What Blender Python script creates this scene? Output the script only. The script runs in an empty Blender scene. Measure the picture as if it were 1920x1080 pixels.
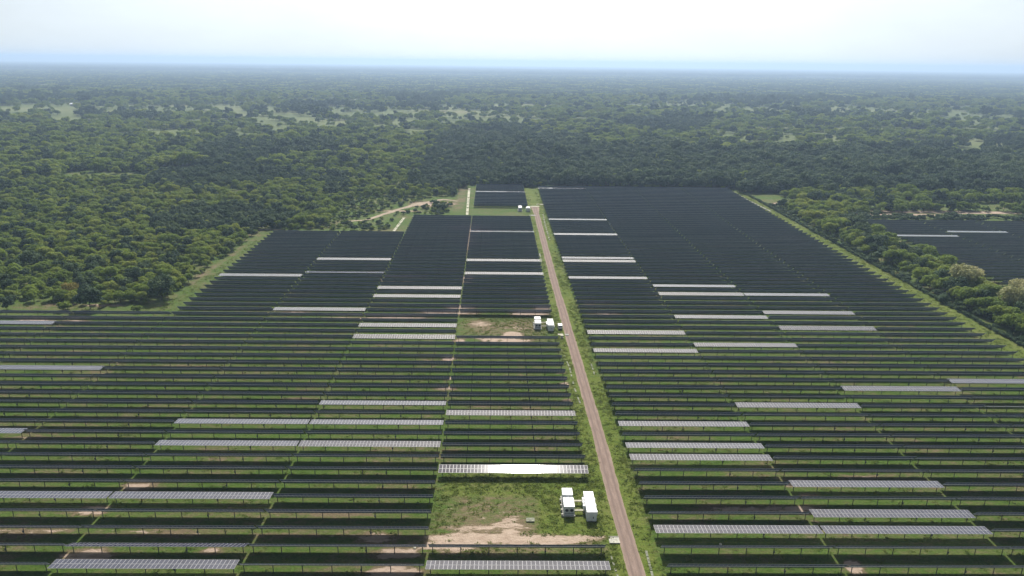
import bpy, bmesh, math, random
import numpy as np
from mathutils import Vector, Matrix

random.seed(7)
rs = np.random.RandomState(11)
scene = bpy.context.scene
COL = scene.collection
R = math.radians

# ------------------------------------------------------------------ helpers
def tag(o, label=None, cat=None, group=None, kind=None):
    if label: o['label'] = label
    if cat: o['category'] = cat
    if group: o['group'] = group
    if kind: o['kind'] = kind
    return o

def mesh_obj(name, me, parent=None, loc=None):
    o = bpy.data.objects.new(name, me)
    COL.objects.link(o)
    if parent: o.parent = parent
    if loc is not None: o.location = loc
    return o

def empty(name, loc, rz=0.0):
    o = bpy.data.objects.new(name, None)
    o.empty_display_size = 1.0
    COL.objects.link(o)
    o.location = loc
    o.rotation_euler = (0, 0, rz)
    return o

class MB:
    """collects boxes, tubes and quads; builds ONE mesh"""
    def __init__(self): self.v = []; self.f = []; self.m = []; self.uv = []
    def quad(self, pts, mi=0, uv=None):
        n = len(self.v); self.v += [tuple(p) for p in pts]
        self.f.append(tuple(range(n, n + len(pts)))); self.m.append(mi)
        self.uv += (uv if uv else [(0, 0)] * len(pts))
    def box(self, c, s, mi=0, top=None, bot=None, M=None, uvtop=False):
        x, y, z = c; a, b, h = s[0] / 2, s[1] / 2, s[2] / 2
        P = [Vector((x + i * a, y + j * b, z + k * h)) for k in (-1, 1) for j in (-1, 1) for i in (-1, 1)]
        if M is not None: P = [M @ p for p in P]
        F = [((0, 2, 3, 1), bot), ((4, 5, 7, 6), top), ((0, 1, 5, 4), None), ((1, 3, 7, 5), None), ((3, 2, 6, 7), None), ((2, 0, 4, 6), None)]
        lu = {0: (x - a, y - b), 1: (x + a, y - b), 2: (x - a, y + b), 3: (x + a, y + b)}
        for q, mm in F:
            uv = [lu[i % 4] for i in q] if uvtop else None
            self.quad([P[i] for i in q], mi if mm is None else mm, uv)
    def tube(self, p0, p1, r0, r1, n=8, mi=0, cap=True, M=None):
        p0, p1 = Vector(p0), Vector(p1)
        d = (p1 - p0).normalized()
        a = d.orthogonal().normalized(); b = d.cross(a)
        A = [p0 + (a * math.cos(2 * math.pi * i / n) + b * math.sin(2 * math.pi * i / n)) * r0 for i in range(n)]
        B = [p1 + (a * math.cos(2 * math.pi * i / n) + b * math.sin(2 * math.pi * i / n)) * r1 for i in range(n)]
        if M is not None: A = [M @ p for p in A]; B = [M @ p for p in B]
        for i in range(n):
            j = (i + 1) % n
            self.quad([A[i], A[j], B[j], B[i]], mi)
        if cap:
            self.quad(B, mi); self.quad(A[::-1], mi)
    def mesh(self, name, mats):
        me = bpy.data.meshes.new(name)
        me.from_pydata([tuple(p) for p in self.v], [], self.f)
        me.polygons.foreach_set('material_index', self.m)
        l = me.uv_layers.new(name='UVMap')
        l.data.foreach_set('uv', np.array(self.uv, dtype=np.float32).ravel())
        for m in mats: me.materials.append(m)
        me.update()
        return me
    def build(self, name, mats, parent=None, loc=None):
        if not isinstance(mats, (list, tuple)): mats = [mats]
        return mesh_obj(name, self.mesh(name, mats), parent, loc)

# ---------------------------------------------------------------- materials
def mat(name):
    m = bpy.data.materials.new(name); m.use_nodes = True
    nt = m.node_tree; b = nt.nodes['Principled BSDF']
    return m, nt, b
def N(nt, t, **kw):
    n = nt.nodes.new(t)
    for k, v in kw.items(): setattr(n, k, v)
    return n
def ramp(nt, stops, interp='LINEAR'):
    n = nt.nodes.new('ShaderNodeValToRGB'); cr = n.color_ramp; cr.interpolation = interp
    while len(cr.elements) > 1: cr.elements.remove(cr.elements[-1])
    cr.elements[0].position = stops[0][0]; cr.elements[0].color = (*stops[0][1], 1)
    for p, c in stops[1:]:
        e = cr.elements.new(p); e.color = (*c, 1)
    return n
def noise(nt, scale, detail=4, rough=0.55, vec=None):
    n = nt.nodes.new('ShaderNodeTexNoise'); n.inputs['Scale'].default_value = scale
    n.inputs['Detail'].default_value = detail; n.inputs['Roughness'].default_value = rough
    if vec is not None: nt.links.new(vec, n.inputs['Vector'])
    return n
def mapping(nt, vec, scale):
    n = nt.nodes.new('ShaderNodeMapping'); n.inputs['Scale'].default_value = scale
    nt.links.new(vec, n.inputs['Vector']); return n.outputs[0]
def mixc(nt, fac, a, b, mode='MIX'):
    n = nt.nodes.new('ShaderNodeMix'); n.data_type = 'RGBA'; n.blend_type = mode
    for inp, v in ((n.inputs[0], fac), (n.inputs[6], a), (n.inputs[7], b)):
        if hasattr(v, 'links'): nt.links.new(v, inp)
        elif isinstance(v, (int, float)): inp.default_value = v
        else: inp.default_value = (*v, 1)
    return n.outputs[2]
def mth(nt, op, a, b=None, c=None, clamp=False):
    n = nt.nodes.new('ShaderNodeMath'); n.operation = op; n.use_clamp = clamp
    for i, v in enumerate((a, b, c)):
        if v is None: continue
        if hasattr(v, 'links'): nt.links.new(v, n.inputs[i])
        else: n.inputs[i].default_value = v
    return n.outputs[0]
def simple(name, col, rough=0.6, metal=0.0, nscale=None, amt=0.25, spec=0.5):
    m, nt, b = mat(name)
    b.inputs['Roughness'].default_value = rough; b.inputs['Metallic'].default_value = metal
    b.inputs['Specular IOR Level'].default_value = spec
    if nscale:
        tc = N(nt, 'ShaderNodeTexCoord')
        n = noise(nt, nscale, 4, 0.6, tc.outputs['Object'])
        r = ramp(nt, [(0.3, tuple(c * (1 - amt) for c in col)), (0.7, tuple(min(1, c * (1 + amt * .5)) for c in col))])
        nt.links.new(n.outputs[0], r.inputs[0]); nt.links.new(r.outputs[0], b.inputs['Base Color'])
    else: b.inputs['Base Color'].default_value = (*col, 1)
    return m

def ground_mat():
    m, nt, b = mat('ground_grass_and_soil')
    g = N(nt, 'ShaderNodeNewGeometry'); P = g.outputs['Position']
    att = N(nt, 'ShaderNodeAttribute', attribute_name='sand')
    ver = N(nt, 'ShaderNodeAttribute', attribute_name='verge')
    far = N(nt, 'ShaderNodeAttribute', attribute_name='far')
    n1 = noise(nt, 0.045, 5, 0.62, mapping(nt, P, (1, 1.6, 1)))
    n2 = noise(nt, 0.35, 6, 0.7, mapping(nt, P, (1, 2.0, 1)))
    n3 = noise(nt, 1.6, 4, 0.7, P)
    grass = ramp(nt, [(0.36, (0.050, 0.095, 0.012)), (0.45, (0.080, 0.138, 0.024)), (0.54, (0.112, 0.138, 0.042)), (0.63, (0.19, 0.150, 0.090))])
    s = mth(nt, 'ADD', mth(nt, 'MULTIPLY', n1.outputs[0], 0.5), mth(nt, 'MULTIPLY', n2.outputs[0], 0.5))
    sg = mth(nt, 'MULTIPLY_ADD', att.outputs['Fac'], 0.34, s)
    nt.links.new(sg, grass.inputs[0])
    lush = ramp(nt, [(0.34, (0.065, 0.105, 0.016)), (0.46, (0.120, 0.165, 0.028)), (0.56, (0.150, 0.180, 0.042)), (0.66, (0.165, 0.165, 0.065))])
    nt.links.new(s, lush.inputs[0])
    c = mixc(nt, ver.outputs['Fac'], grass.outputs[0], lush.outputs[0])
    fine = ramp(nt, [(0.35, (0.52, 0.52, 0.52)), (0.65, (1.04, 1.04, 1.04))])
    nt.links.new(n3.outputs[0], fine.inputs[0])
    c = mixc(nt, 0.8, c, fine.outputs[0], 'MULTIPLY')
    # far country: pale meadows, brown earth
    nf = noise(nt, 0.004, 6, 0.6, P)
    fr = ramp(nt, [(0.3, (0.065, 0.09, 0.03)), (0.5, (0.105, 0.13, 0.045)), (0.62, (0.14, 0.155, 0.065)), (0.72, (0.17, 0.145, 0.095))])
    nt.links.new(nf.outputs[0], fr.inputs[0])
    c = mixc(nt, far.outputs['Fac'], c, fr.outputs[0])
    # bare sandy soil where the attribute says so, broken up by noise
    ns = noise(nt, 0.55, 6, 0.75, mapping(nt, P, (0.45, 1.3, 1)))
    k = mth(nt, 'ADD', att.outputs['Fac'], mth(nt, 'MULTIPLY', mth(nt, 'SUBTRACT', ns.outputs[0], 0.5), 1.9))
    k = mth(nt, 'MULTIPLY', mth(nt, 'SUBTRACT', k, 0.47), 7.0, clamp=True)
    k = mth(nt, 'MULTIPLY', k, mth(nt, 'MULTIPLY', att.outputs['Fac'], 4.0, clamp=True))
    sc = ramp(nt, [(0.3, (0.30, 0.225, 0.17)), (0.7, (0.48, 0.385, 0.31))])
    nt.links.new(n2.outputs[0], sc.inputs[0])
    c = mixc(nt, k, c, sc.outputs[0])
    nt.links.new(c, b.inputs['Base Color'])
    b.inputs['Roughness'].default_value = 0.95
    b.inputs['Specular IOR Level'].default_value = 0.1
    bp = N(nt, 'ShaderNodeBump'); bp.inputs['Strength'].default_value = 0.7; bp.inputs['Distance'].default_value = 0.4
    nt.links.new(n3.outputs[0], bp.inputs['Height']); nt.links.new(bp.outputs[0], b.inputs['Normal'])
    return m

def road_mat():
    m, nt, b = mat('road_laterite')
    tc = N(nt, 'ShaderNodeTexCoord')
    uv = N(nt, 'ShaderNodeUVMap')
    sep = N(nt, 'ShaderNodeSeparateXYZ'); nt.links.new(uv.outputs[0], sep.inputs[0])
    x = mth(nt, 'ABSOLUTE', sep.outputs[0])            # metres from the middle
    # wheel tracks ~0.95 m from the middle, slightly darker and packed
    t = mth(nt, 'SUBTRACT', 1.0, mth(nt, 'MULTIPLY', mth(nt, 'ABSOLUTE', mth(nt, 'SUBTRACT', x, 0.9)), 2.4), clamp=True)
    n = noise(nt, 1.0, 5, 0.6, mapping(nt, uv.outputs[0], (1.5, 0.22, 1)))
    n2 = noise(nt, 5.0, 4, 0.7, tc.outputs['Object'])
    base = ramp(nt, [(0.3, (0.200, 0.148, 0.124)), (0.7, (0.290, 0.218, 0.186))])
    nt.links.new(n.outputs[0], base.inputs[0])
    c = mixc(nt, mth(nt, 'MULTIPLY', t, 0.75), base.outputs[0], (0.165, 0.125, 0.108))
    edge = mth(nt, 'MULTIPLY', mth(nt, 'SUBTRACT', x, 1.5), 1.8, clamp=True)
    c = mixc(nt, mth(nt, 'MULTIPLY', edge, n2.outputs[0]), c, (0.33, 0.27, 0.20))
    f = ramp(nt, [(0.3, (0.8, 0.8, 0.8)), (0.7, (1.12, 1.12, 1.12))]); nt.links.new(n2.outputs[0], f.inputs[0])
    c = mixc(nt, 1.0, c, f.outputs[0], 'MULTIPLY')
    nt.links.new(c, b.inputs['Base Color']); b.inputs['Roughness'].default_value = 0.95
    b.inputs['Specular IOR Level'].default_value = 0.1
    return m

def glass_mat(name, under=False):
    """one 1 m wide module after another along u; frame lines, cell lines"""
    m, nt, b = mat(name)
    uv = N(nt, 'ShaderNodeUVMap'); sep = N(nt, 'ShaderNodeSeparateXYZ'); nt.links.new(uv.outputs[0], sep.inputs[0])
    u, v = sep.outputs[0], sep.outputs[1]
    fu = mth(nt, 'FRACT', mth(nt, 'MULTIPLY', u, 1.0 / 0.9762))
    du = mth(nt, 'MINIMUM', fu, mth(nt, 'SUBTRACT', 1.0, fu))          # 0 at the module joint
    av = mth(nt, 'ABSOLUTE', v)
    dv = mth(nt, 'MINIMUM', mth(nt, 'SUBTRACT', av, 0.05), mth(nt, 'SUBTRACT', 1.70, av))
    line = mth(nt, 'MAXIMUM', mth(nt, 'LESS_THAN', du, FRAME_W), mth(nt, 'LESS_THAN', dv, FRAME_W))
    n = noise(nt, 0.55, 2, 0.5, uv.outputs[0])
    mod = N(nt, 'ShaderNodeTexWhiteNoise'); mod.noise_dimensions = '2D'
    cmb = N(nt, 'ShaderNodeCombineXYZ')
    nt.links.new(mth(nt, 'FLOOR', mth(nt, 'MULTIPLY', u, 1.0 / 0.9762)), cmb.inputs[0])
    nt.links.new(mth(nt, 'SIGN', v), cmb.inputs[1]); nt.links.new(cmb.outputs[0], mod.inputs['Vector'])
    if under:
        cell = ramp(nt, [(0.0, (0.055, 0.092, 0.215)), (1.0, (0.078, 0.120, 0.260))]); fr = (0.26, 0.28, 0.32)
    else:
        cell = ramp(nt, [(0.0, (0.018, 0.020, 0.042)), (1.0, (0.034, 0.036, 0.064))]); fr = (0.34, 0.34, 0.37)
    nt.links.new(mod.outputs[0], cell.inputs[0])
    c = mixc(nt, line, cell.outputs[0], fr)
    nt.links.new(c, b.inputs['Base Color'])
    rg = mth(nt, 'ADD', mth(nt, 'MULTIPLY', line, 0.3), 0.5 if under else GLASS_R)
    nt.links.new(rg, b.inputs['Roughness'])
    b.inputs['IOR'].default_value = 1.44
    return m
FRAME_W = 0.045
GLASS_R = 0.085

def leaf_mat(name, dark, mid, light, tr=0.3):
    m, nt, b = mat(name)
    oi = N(nt, 'ShaderNodeObjectInfo'); g = N(nt, 'ShaderNodeNewGeometry')
    n = noise(nt, 0.9, 3, 0.6, g.outputs['Position'])
    big = noise(nt, 0.006, 3, 0.6, g.outputs['Position'])
    s = mth(nt, 'ADD', mth(nt, 'MULTIPLY', oi.outputs['Random'], 0.50), mth(nt, 'MULTIPLY', n.outputs[0], 0.30))
    s = mth(nt, 'ADD', s, mth(nt, 'MULTIPLY', mth(nt, 'SUBTRACT', big.outputs[0], 0.5), 0.9))
    s = mth(nt, 'ADD', s, 0.10)
    r = ramp(nt, [(0.15, dark), (0.5, mid), (0.88, light)])
    nt.links.new(s, r.inputs[0])
    nt.links.new(r.outputs[0], b.inputs['Base Color'])
    b.inputs['Roughness'].default_value = 0.75; b.inputs['Specular IOR Level'].default_value = 0.2
    t = N(nt, 'ShaderNodeBsdfTranslucent'); nt.links.new(r.outputs[0], t.inputs[0])
    mx = N(nt, 'ShaderNodeMixShader'); mx.inputs[0].default_value = tr
    nt.links.new(b.outputs[0], mx.inputs[1]); nt.links.new(t.outputs[0], mx.inputs[2])
    nt.links.new(mx.outputs[0], nt.nodes['Material Output'].inputs[0])
    return m

M_ground = ground_mat(); M_road = road_mat()
M_top = glass_mat('module_glass'); M_under = glass_mat('module_back_glass', True)
M_alu = simple('module_frame_aluminium', (0.60, 0.61, 0.62), 0.45, 0.6)
M_steel = simple('galvanised_steel', (0.42, 0.44, 0.46), 0.6, 0.1, 3.0)
M_post = simple('weathered_post_steel', (0.10, 0.10, 0.10), 0.7, 0.2)
M_cabinet = simple('cabinet_dark_grey', (0.12, 0.13, 0.14), 0.5)
M_white = simple('white_painted_steel', (0.80, 0.81, 0.82), 0.45, 0.0, 1.2, 0.10)
M_whitedirt = simple('white_painted_side', (0.72, 0.74, 0.76), 0.5, 0.0, 0.9, 0.16)
M_grill = simple('dark_fan_grille', (0.025, 0.028, 0.035), 0.6)
M_greypaint = simple('grey_transformer_paint', (0.36, 0.38, 0.41), 0.5, 0.0, 1.5)
M_conc = simple('pale_concrete', (0.46, 0.45, 0.40), 0.9, 0.0, 1.0, 0.3)
M_concw = simple('bleached_concrete', (0.60, 0.58, 0.46), 0.9, 0.0, 0.6, 0.35)
M_oldconc = simple('weathered_concrete', (0.24, 0.25, 0.19), 0.95, 0.0, 2.0, 0.5)
M_dirt = simple('path_sand', (0.32, 0.25, 0.18), 0.95, 0.0, 0.15, 0.35)
M_bark = simple('bark', (0.11, 0.085, 0.06), 0.9, 0.0, 1.5)
M_leafA = leaf_mat('leaf_bush_green', (0.125, 0.190, 0.030), (0.200, 0.275, 0.038), (0.285, 0.325, 0.052), 0.48)
M_leafB = leaf_mat('leaf_dark_green', (0.030, 0.064, 0.026), (0.055, 0.100, 0.038), (0.100, 0.145, 0.048))
M_leafC = leaf_mat('leaf_pale_flowers', (0.20, 0.23, 0.08), (0.38, 0.37, 0.17), (0.52, 0.48, 0.27))
M_leafO = leaf_mat('leaf_orange_tinged', (0.15, 0.14, 0.022), (0.24, 0.20, 0.03), (0.33, 0.25, 0.04))
M_grass = leaf_mat('grass_blades', (0.095, 0.140, 0.022), (0.150, 0.200, 0.034), (0.215, 0.240, 0.062), 0.5)

# ------------------------------------------------------------------- camera
F_PX = 1350.0; HC = 110.0
YAW, ROLL = R(0.71), math.atan(0.0115)
PITCH = math.atan((540 - 116.0) / F_PX)
fw = Vector((math.sin(YAW) * math.cos(PITCH), math.cos(YAW) * math.cos(PITCH), -math.sin(PITCH)))
r0 = Vector((math.cos(YAW), -math.sin(YAW), 0)); u0 = r0.cross(fw)
rr = r0 * math.cos(ROLL) + u0 * math.sin(ROLL); uu = u0 * math.cos(ROLL) - r0 * math.sin(ROLL)
cam_d = bpy.data.cameras.new('Camera'); cam = bpy.data.objects.new('Camera', cam_d); COL.objects.link(cam)
cam.matrix_world = Matrix(((rr.x, uu.x, -fw.x, 0), (rr.y, uu.y, -fw.y, 0), (rr.z, uu.z, -fw.z, HC), (0, 0, 0, 1)))
cam_d.sensor_width = 36; cam_d.lens = 36 * F_PX / 1920; cam_d.clip_start = 1; cam_d.clip_end = 120000
scene.camera = cam
def vis(X, Y, m=40):          # rough horizontal frustum test in plan, metres of margin
    return abs(X - Y * math.tan(YAW)) < 0.69 * Y + 26 + m

# ----------------------------------------------------------- plan of the farm
Y0, PITCH_R = 135.5, 6.68
def rowY(n): return Y0 + PITCH_R * n
LINES = {'r0': (37.0, -.0135), 'r1': (78.0, -.010), 'r2': (119.2, -.005), 'r3': (160.4, 0.0), 'r4': (203.2, 0.0),
         'c': (24.6, -.0135), 'l1': (-17.2, -.0165), 'l2': (-58.9, -.0195), 'l3': (-100.5, -.022),
         'l4': (-142.4, -.029), 'l5': (-185.2, -.035), 'l6': (-228.5, -.040)}
def lx(k, Y): a, s = LINES[k]; return a + s * (Y - 140)
COLS = {  # name: (left line, right line, words, rows)
    'R0': ('r0', 'r1', 'first column right of the road', range(0, 78)),
    'R1': ('r1', 'r2', 'second column right of the road', range(0, 78)),
    'R2': ('r2', 'r3', 'third column right of the road', range(0, 78)),
    'R3': ('r3', 'r4', 'fourth column right of the road', range(0, 78)),
    'L1': ('l1', 'c', 'first column left of the road', [0, 1] + list(range(6, 22)) + list(range(26, 58)) + list(range(64, 79))),
    'L2': ('l2', 'l1', 'second column left of the road', range(0, 58)),
    'L3': ('l3', 'l2', 'third column left of the road', range(0, 50)),
    'L4': ('l4', 'l3', 'fourth column left of the road', range(0, 50)),
    'L5': ('l5', 'l4', 'fifth column left of the road', range(0, 26)),
    'L6': ('l6', 'l5', 'sixth column left of the road', range(0, 26))}
# stuck flat trackers: (column, row): tilt in degrees (+ = leaning towards the camera)
FLAT = {('R0', 76): 2, ('R0', 56): 0, ('R0', 49): 3, ('R0', 40): 1, ('R0', 39): 4, ('R0', 34): 1, ('R0', 22): 4, ('R0', 19): 1,
        ('R0', 10): -4, ('R0', 8): -6, ('R0', 7): -3, ('R0', 2): -5,
        ('R1', 32): 0, ('R1', 30): 6, ('R1', 25): 2, ('R1', 20): 4, ('R1', 12): 0, ('R1', 5): -5, ('R1', 3): -2, ('R1', 2): -6,
        ('R2', 30): 2, ('R2', 26): 5, ('R2', 23): 9, ('R2', 14): 3, ('R3', 15): 1, ('R3', 12): -22,
        ('L1', 73): 0, ('L1', 50): -3, ('L1', 39): 4, ('L1', 35): 3, ('L1', 11): -1, ('L1', 6): 8.1, ('L1', 0): -9,
        ('L2', 31): 4, ('L2', 29): 3, ('L2', 23): 3, ('L2', 21): 6, ('L2', 12): -6, ('L2', 10): -6, ('L2', 8): -2,
        ('L3', 39): 3, ('L3', 35): -6, ('L3', 26): 2, ('L3', 10): -6, ('L3', 8): -6, ('L3', 4): -6, ('L3', 1): -24, ('L3', 0): -7,
        ('L4', 34): 4, ('L4', 4): -6, ('L5', 16): 1, ('L5', 9): -5, ('L6', 23): 3}
FLAT = {k: (v if v < -15 or k == ('L1', 6) else v * .8 + 1.0) for k, v in FLAT.items()}
ORD = ['first', 'second', 'third', 'fourth', 'fifth', 'sixth', 'seventh', 'eighth', 'ninth', 'tenth']
def nth(n):
    if n <= 10: return ORD[n - 1]
    s = 'th' if 10 <= n % 100 <= 20 else {1: 'st', 2: 'nd', 3: 'rd'}.get(n % 10, 'th')
    return f'{n}{s}'

TL, TW, HZ = 41.0, 3.4, 2.1   # table length, width, axle height
def table_parts(mb, M=None, length=TL, base=0):
    for sgn in (-1, 1):
        mb.box((0, sgn * .875, 0.13), (length, 1.65, 0.04), base + 2, top=base, bot=base + 1, M=M, uvtop=True)
def tilt_mat(deg, loc=(0, 0, HZ)):
    return Matrix.Translation(loc) @ Matrix.Rotation(R(deg), 4, 'X')
POSTX = [-19.6, -13.1, -6.55, 0, 6.55, 13.1, 19.6]
# shared meshes of the near trackers
mb = MB(); table_parts(mb); ME_table = mb.mesh('module_table', [M_top, M_under, M_alu])
mb = MB(); mb.tube((-TL / 2 + .1, 0, 0), (TL / 2 - .1, 0, 0), .075, .075, 8)
for i in range(43):
    mb.box((-TL / 2 + .1 + i * .9716, 0, .085), (.05, 2.6, .05))
ME_tube = mb.mesh('torque_tube', [M_steel])
def post_mb(mb, x=0, mi=0):
    mb.box((x, 0, HZ / 2 - .1), (.02, .12, HZ - .1), mi)
    mb.box((x - .055, .0, HZ / 2 - .1), (.09, .02, HZ - .1), mi); mb.box((x + .055, .0, HZ / 2 - .1), (.09, .02, HZ - .1), mi)
    mb.box((x, 0, HZ - .12), (.16, .26, .14), mi)
mb = MB(); post_mb(mb); ME_post = mb.mesh('post', [M_post])
mb = MB(); mb.box((0, -.16, .95), (.38, .18, .5)); mb.box((0, -.262, .98), (.3, .02, .36)); mb.tube((0, -.12, 1.2), (0, -.02, HZ - .15), .03, .03, 6)
ME_ctrl = mb.mesh('control_box', [M_cabinet])

def full_tracker(x0, x1, Y, deg, label, group):
    t = empty('solar_tracker', ((x0 + x1) / 2, Y, 0))
    sx = (x1 - x0 - 0.55) / TL
    t.scale = (sx, 1, 1)
    tag(t, label, 'solar tracker', group)
    for nm, me in (('module_table', ME_table), ('torque_tube', ME_tube)):
        o = bpy.data.objects.new(nm, me); COL.objects.link(o); o.parent = t
        o.location = (0, 0, HZ); o.rotation_euler = (R(deg), 0, 0)
    for x in POSTX:
        o = bpy.data.objects.new('post', ME_post); COL.objects.link(o); o.parent = t; o.location = (x, 0, 0)
    o = bpy.data.objects.new('control_box', ME_ctrl); COL.objects.link(o); o.parent = t; o.location = (6.55, 0, 0)
    return t
def low_tracker(mb, cx, Y, sx, deg):
    M = Matrix.Translation((cx, Y, 0)) @ Matrix.Diagonal((sx, 1, 1, 1)) @ tilt_mat(deg)
    n0 = len(mb.v)
    table_parts(mb, M)
    mb.box((0, 0, 0), (TL - .2, .15, .15), 4, M=M)
    for s_ in (-1, 1): mb.box((0, s_ * 1.71, .10), (TL, .03, .10), 2, M=M)
    for x in POSTX:
        mb.box((cx + x * sx, Y, HZ / 2), (.14, .14, HZ), 3)
LOW = {}
def low_mesh(deg):
    if deg not in LOW:
        m2 = MB(); low_tracker(m2, 0, 0, 1, deg)
        LOW[deg] = m2.mesh('solar_tracker', [M_top, M_under, M_alu, M_post, M_steel])
    return LOW[deg]

cands = []
for cn, (la, lb, words, rows) in COLS.items():
    for n in rows:
        Y = rowY(n); x0, x1 = lx(la, Y), lx(lb, Y)
        xin = x1 if cn[0] == 'L' else x0
        if not vis(xin, Y, 3): continue
        cands.append((cn, n, Y, x0, x1, words, (cn, n) in FLAT))
flat = [c for c in cands if c[6]]
dark = sorted([c for c in cands if not c[6]], key=lambda c: c[2])
NEAR = 300 - len(flat) - 2
ind, rest = dark[:NEAR], dark[NEAR:]
SIDE = {'L': 'dark solar trackers left of the dirt road', 'R': 'dark solar trackers right of the dirt road'}
count_in_col = {}
for cn, spec in COLS.items():
    for i, n in enumerate(spec[3]): count_in_col[(cn, n)] = i + 1
for cn, n, Y, x0, x1, words, fl in ind:
    deg = -(44 + max(0, 215 - Y) / 80 * 4 + rs.normal() * 1.5)
    lab = f'dark tilted solar tracker, {nth(count_in_col[(cn, n)])} row from the front, {words}'
    if Y < 255:
        full_tracker(x0, x1, Y, deg, lab, SIDE[cn[0]])
    else:
        d = random.choice((-38.5, -39.5, -40.5, -41.5))
        o = mesh_obj('solar_tracker', low_mesh(d), None, ((x0 + x1) / 2, Y, 0)); o.scale = ((x1 - x0 - .55) / TL, 1, 1)
        tag(o, lab, 'solar tracker', SIDE[cn[0]])
for cn, n, Y, x0, x1, words, fl in flat:
    deg = FLAT[(cn, n)]
    look = 'pale flat solar tracker reflecting the sky'
    if (cn, n) == ('L1', 6): look = 'blinding white flat solar tracker mirroring the sun'
    if deg < -15: look = 'greyish half tilted solar tracker'
    lab = f'{look}, {nth(count_in_col[(cn, n)])} row, {words}'
    if Y < 275: full_tracker(x0, x1, Y, deg, lab, 'flat trackers reflecting the sky')
    else:
        o = mesh_obj('solar_tracker', low_mesh(float(deg)), None, ((x0 + x1) / 2, Y, 0)); o.scale = ((x1 - x0 - .55) / TL, 1, 1)
        tag(o, lab, 'solar tracker', 'flat trackers reflecting the sky')
mb = MB()
for cn, n, Y, x0, x1, words, fl in rest:
    low_tracker(mb, (x0 + x1) / 2, Y, (x1 - x0 - .55) / TL, -(38.5 + rs.normal() * 1.2))
# second field beyond the tree strip
for k in range(25):
    Y = 514 - 6.68 * k
    for j in range(4):
        x0 = 262 + 42 * j
        if not vis(x0, Y, 3): continue
        if (k, j) in ((7, 0), (5, 1)):
            o = mesh_obj('solar_tracker', low_mesh(2.0), None, (x0 + 21, Y, 0)); o.scale = (41.4 / TL, 1, 1)
            tag(o, 'pale flat tracker in the far right field, ' + ('beside the tree strip' if j == 0 else 'farther and more to the right'), 'solar tracker', 'flat trackers reflecting the sky')
        else: low_tracker(mb, x0 + 21, Y, 41.4 / TL, -(38.5 + rs.normal()))
o = mb.build('solar_tracker_field', [M_top, M_under, M_alu, M_post, M_steel])
tag(o, 'dense far rows of dark solar trackers reaching back to the forest', 'solar field', kind='stuff')

# -------------------------------------------------------------------- ground
def drop(X, Y): return (X * X + Y * Y) / (2 * 6.371e6)
def axis(lo, hi, step, end, g=1.09):
    a = list(np.arange(lo, hi + .01, step)); s = step
    x = a[-1]
    while x < end: s *= g; x += s; a.append(x)
    x = a[0]; s = step; b = []
    while x > -end: s *= g; x -= s; b.append(x)
    return np.array(b[::-1] + a)
gx = axis(-240, 300, 1.8, 42000); gy = axis(100, 560, 1.8, 42000)
GX, GY = np.meshgrid(gx, gy)
GZ = -(GX ** 2 + GY ** 2) / (2 * 6.371e6)
nx, ny = len(gx), len(gy)
V = np.stack([GX.ravel(), GY.ravel(), GZ.ravel()], 1)
i = np.arange((nx - 1) * (ny - 1)); a = (i // (nx - 1)) * nx + i % (nx - 1)
Fc = np.stack([a, a + 1, a + nx + 1, a + nx], 1)
me = bpy.data.meshes.new('ground')
me.vertices.add(len(V)); me.vertices.foreach_set('co', V.ravel().astype(np.float32))
me.loops.add(len(Fc) * 4); me.loops.foreach_set('vertex_index', Fc.ravel().astype(np.int32))
me.polygons.add(len(Fc)); me.polygons.foreach_set('loop_start', np.arange(0, len(Fc) * 4, 4, dtype=np.int32))
me.update(calc_edges=True); me.validate()
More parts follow.
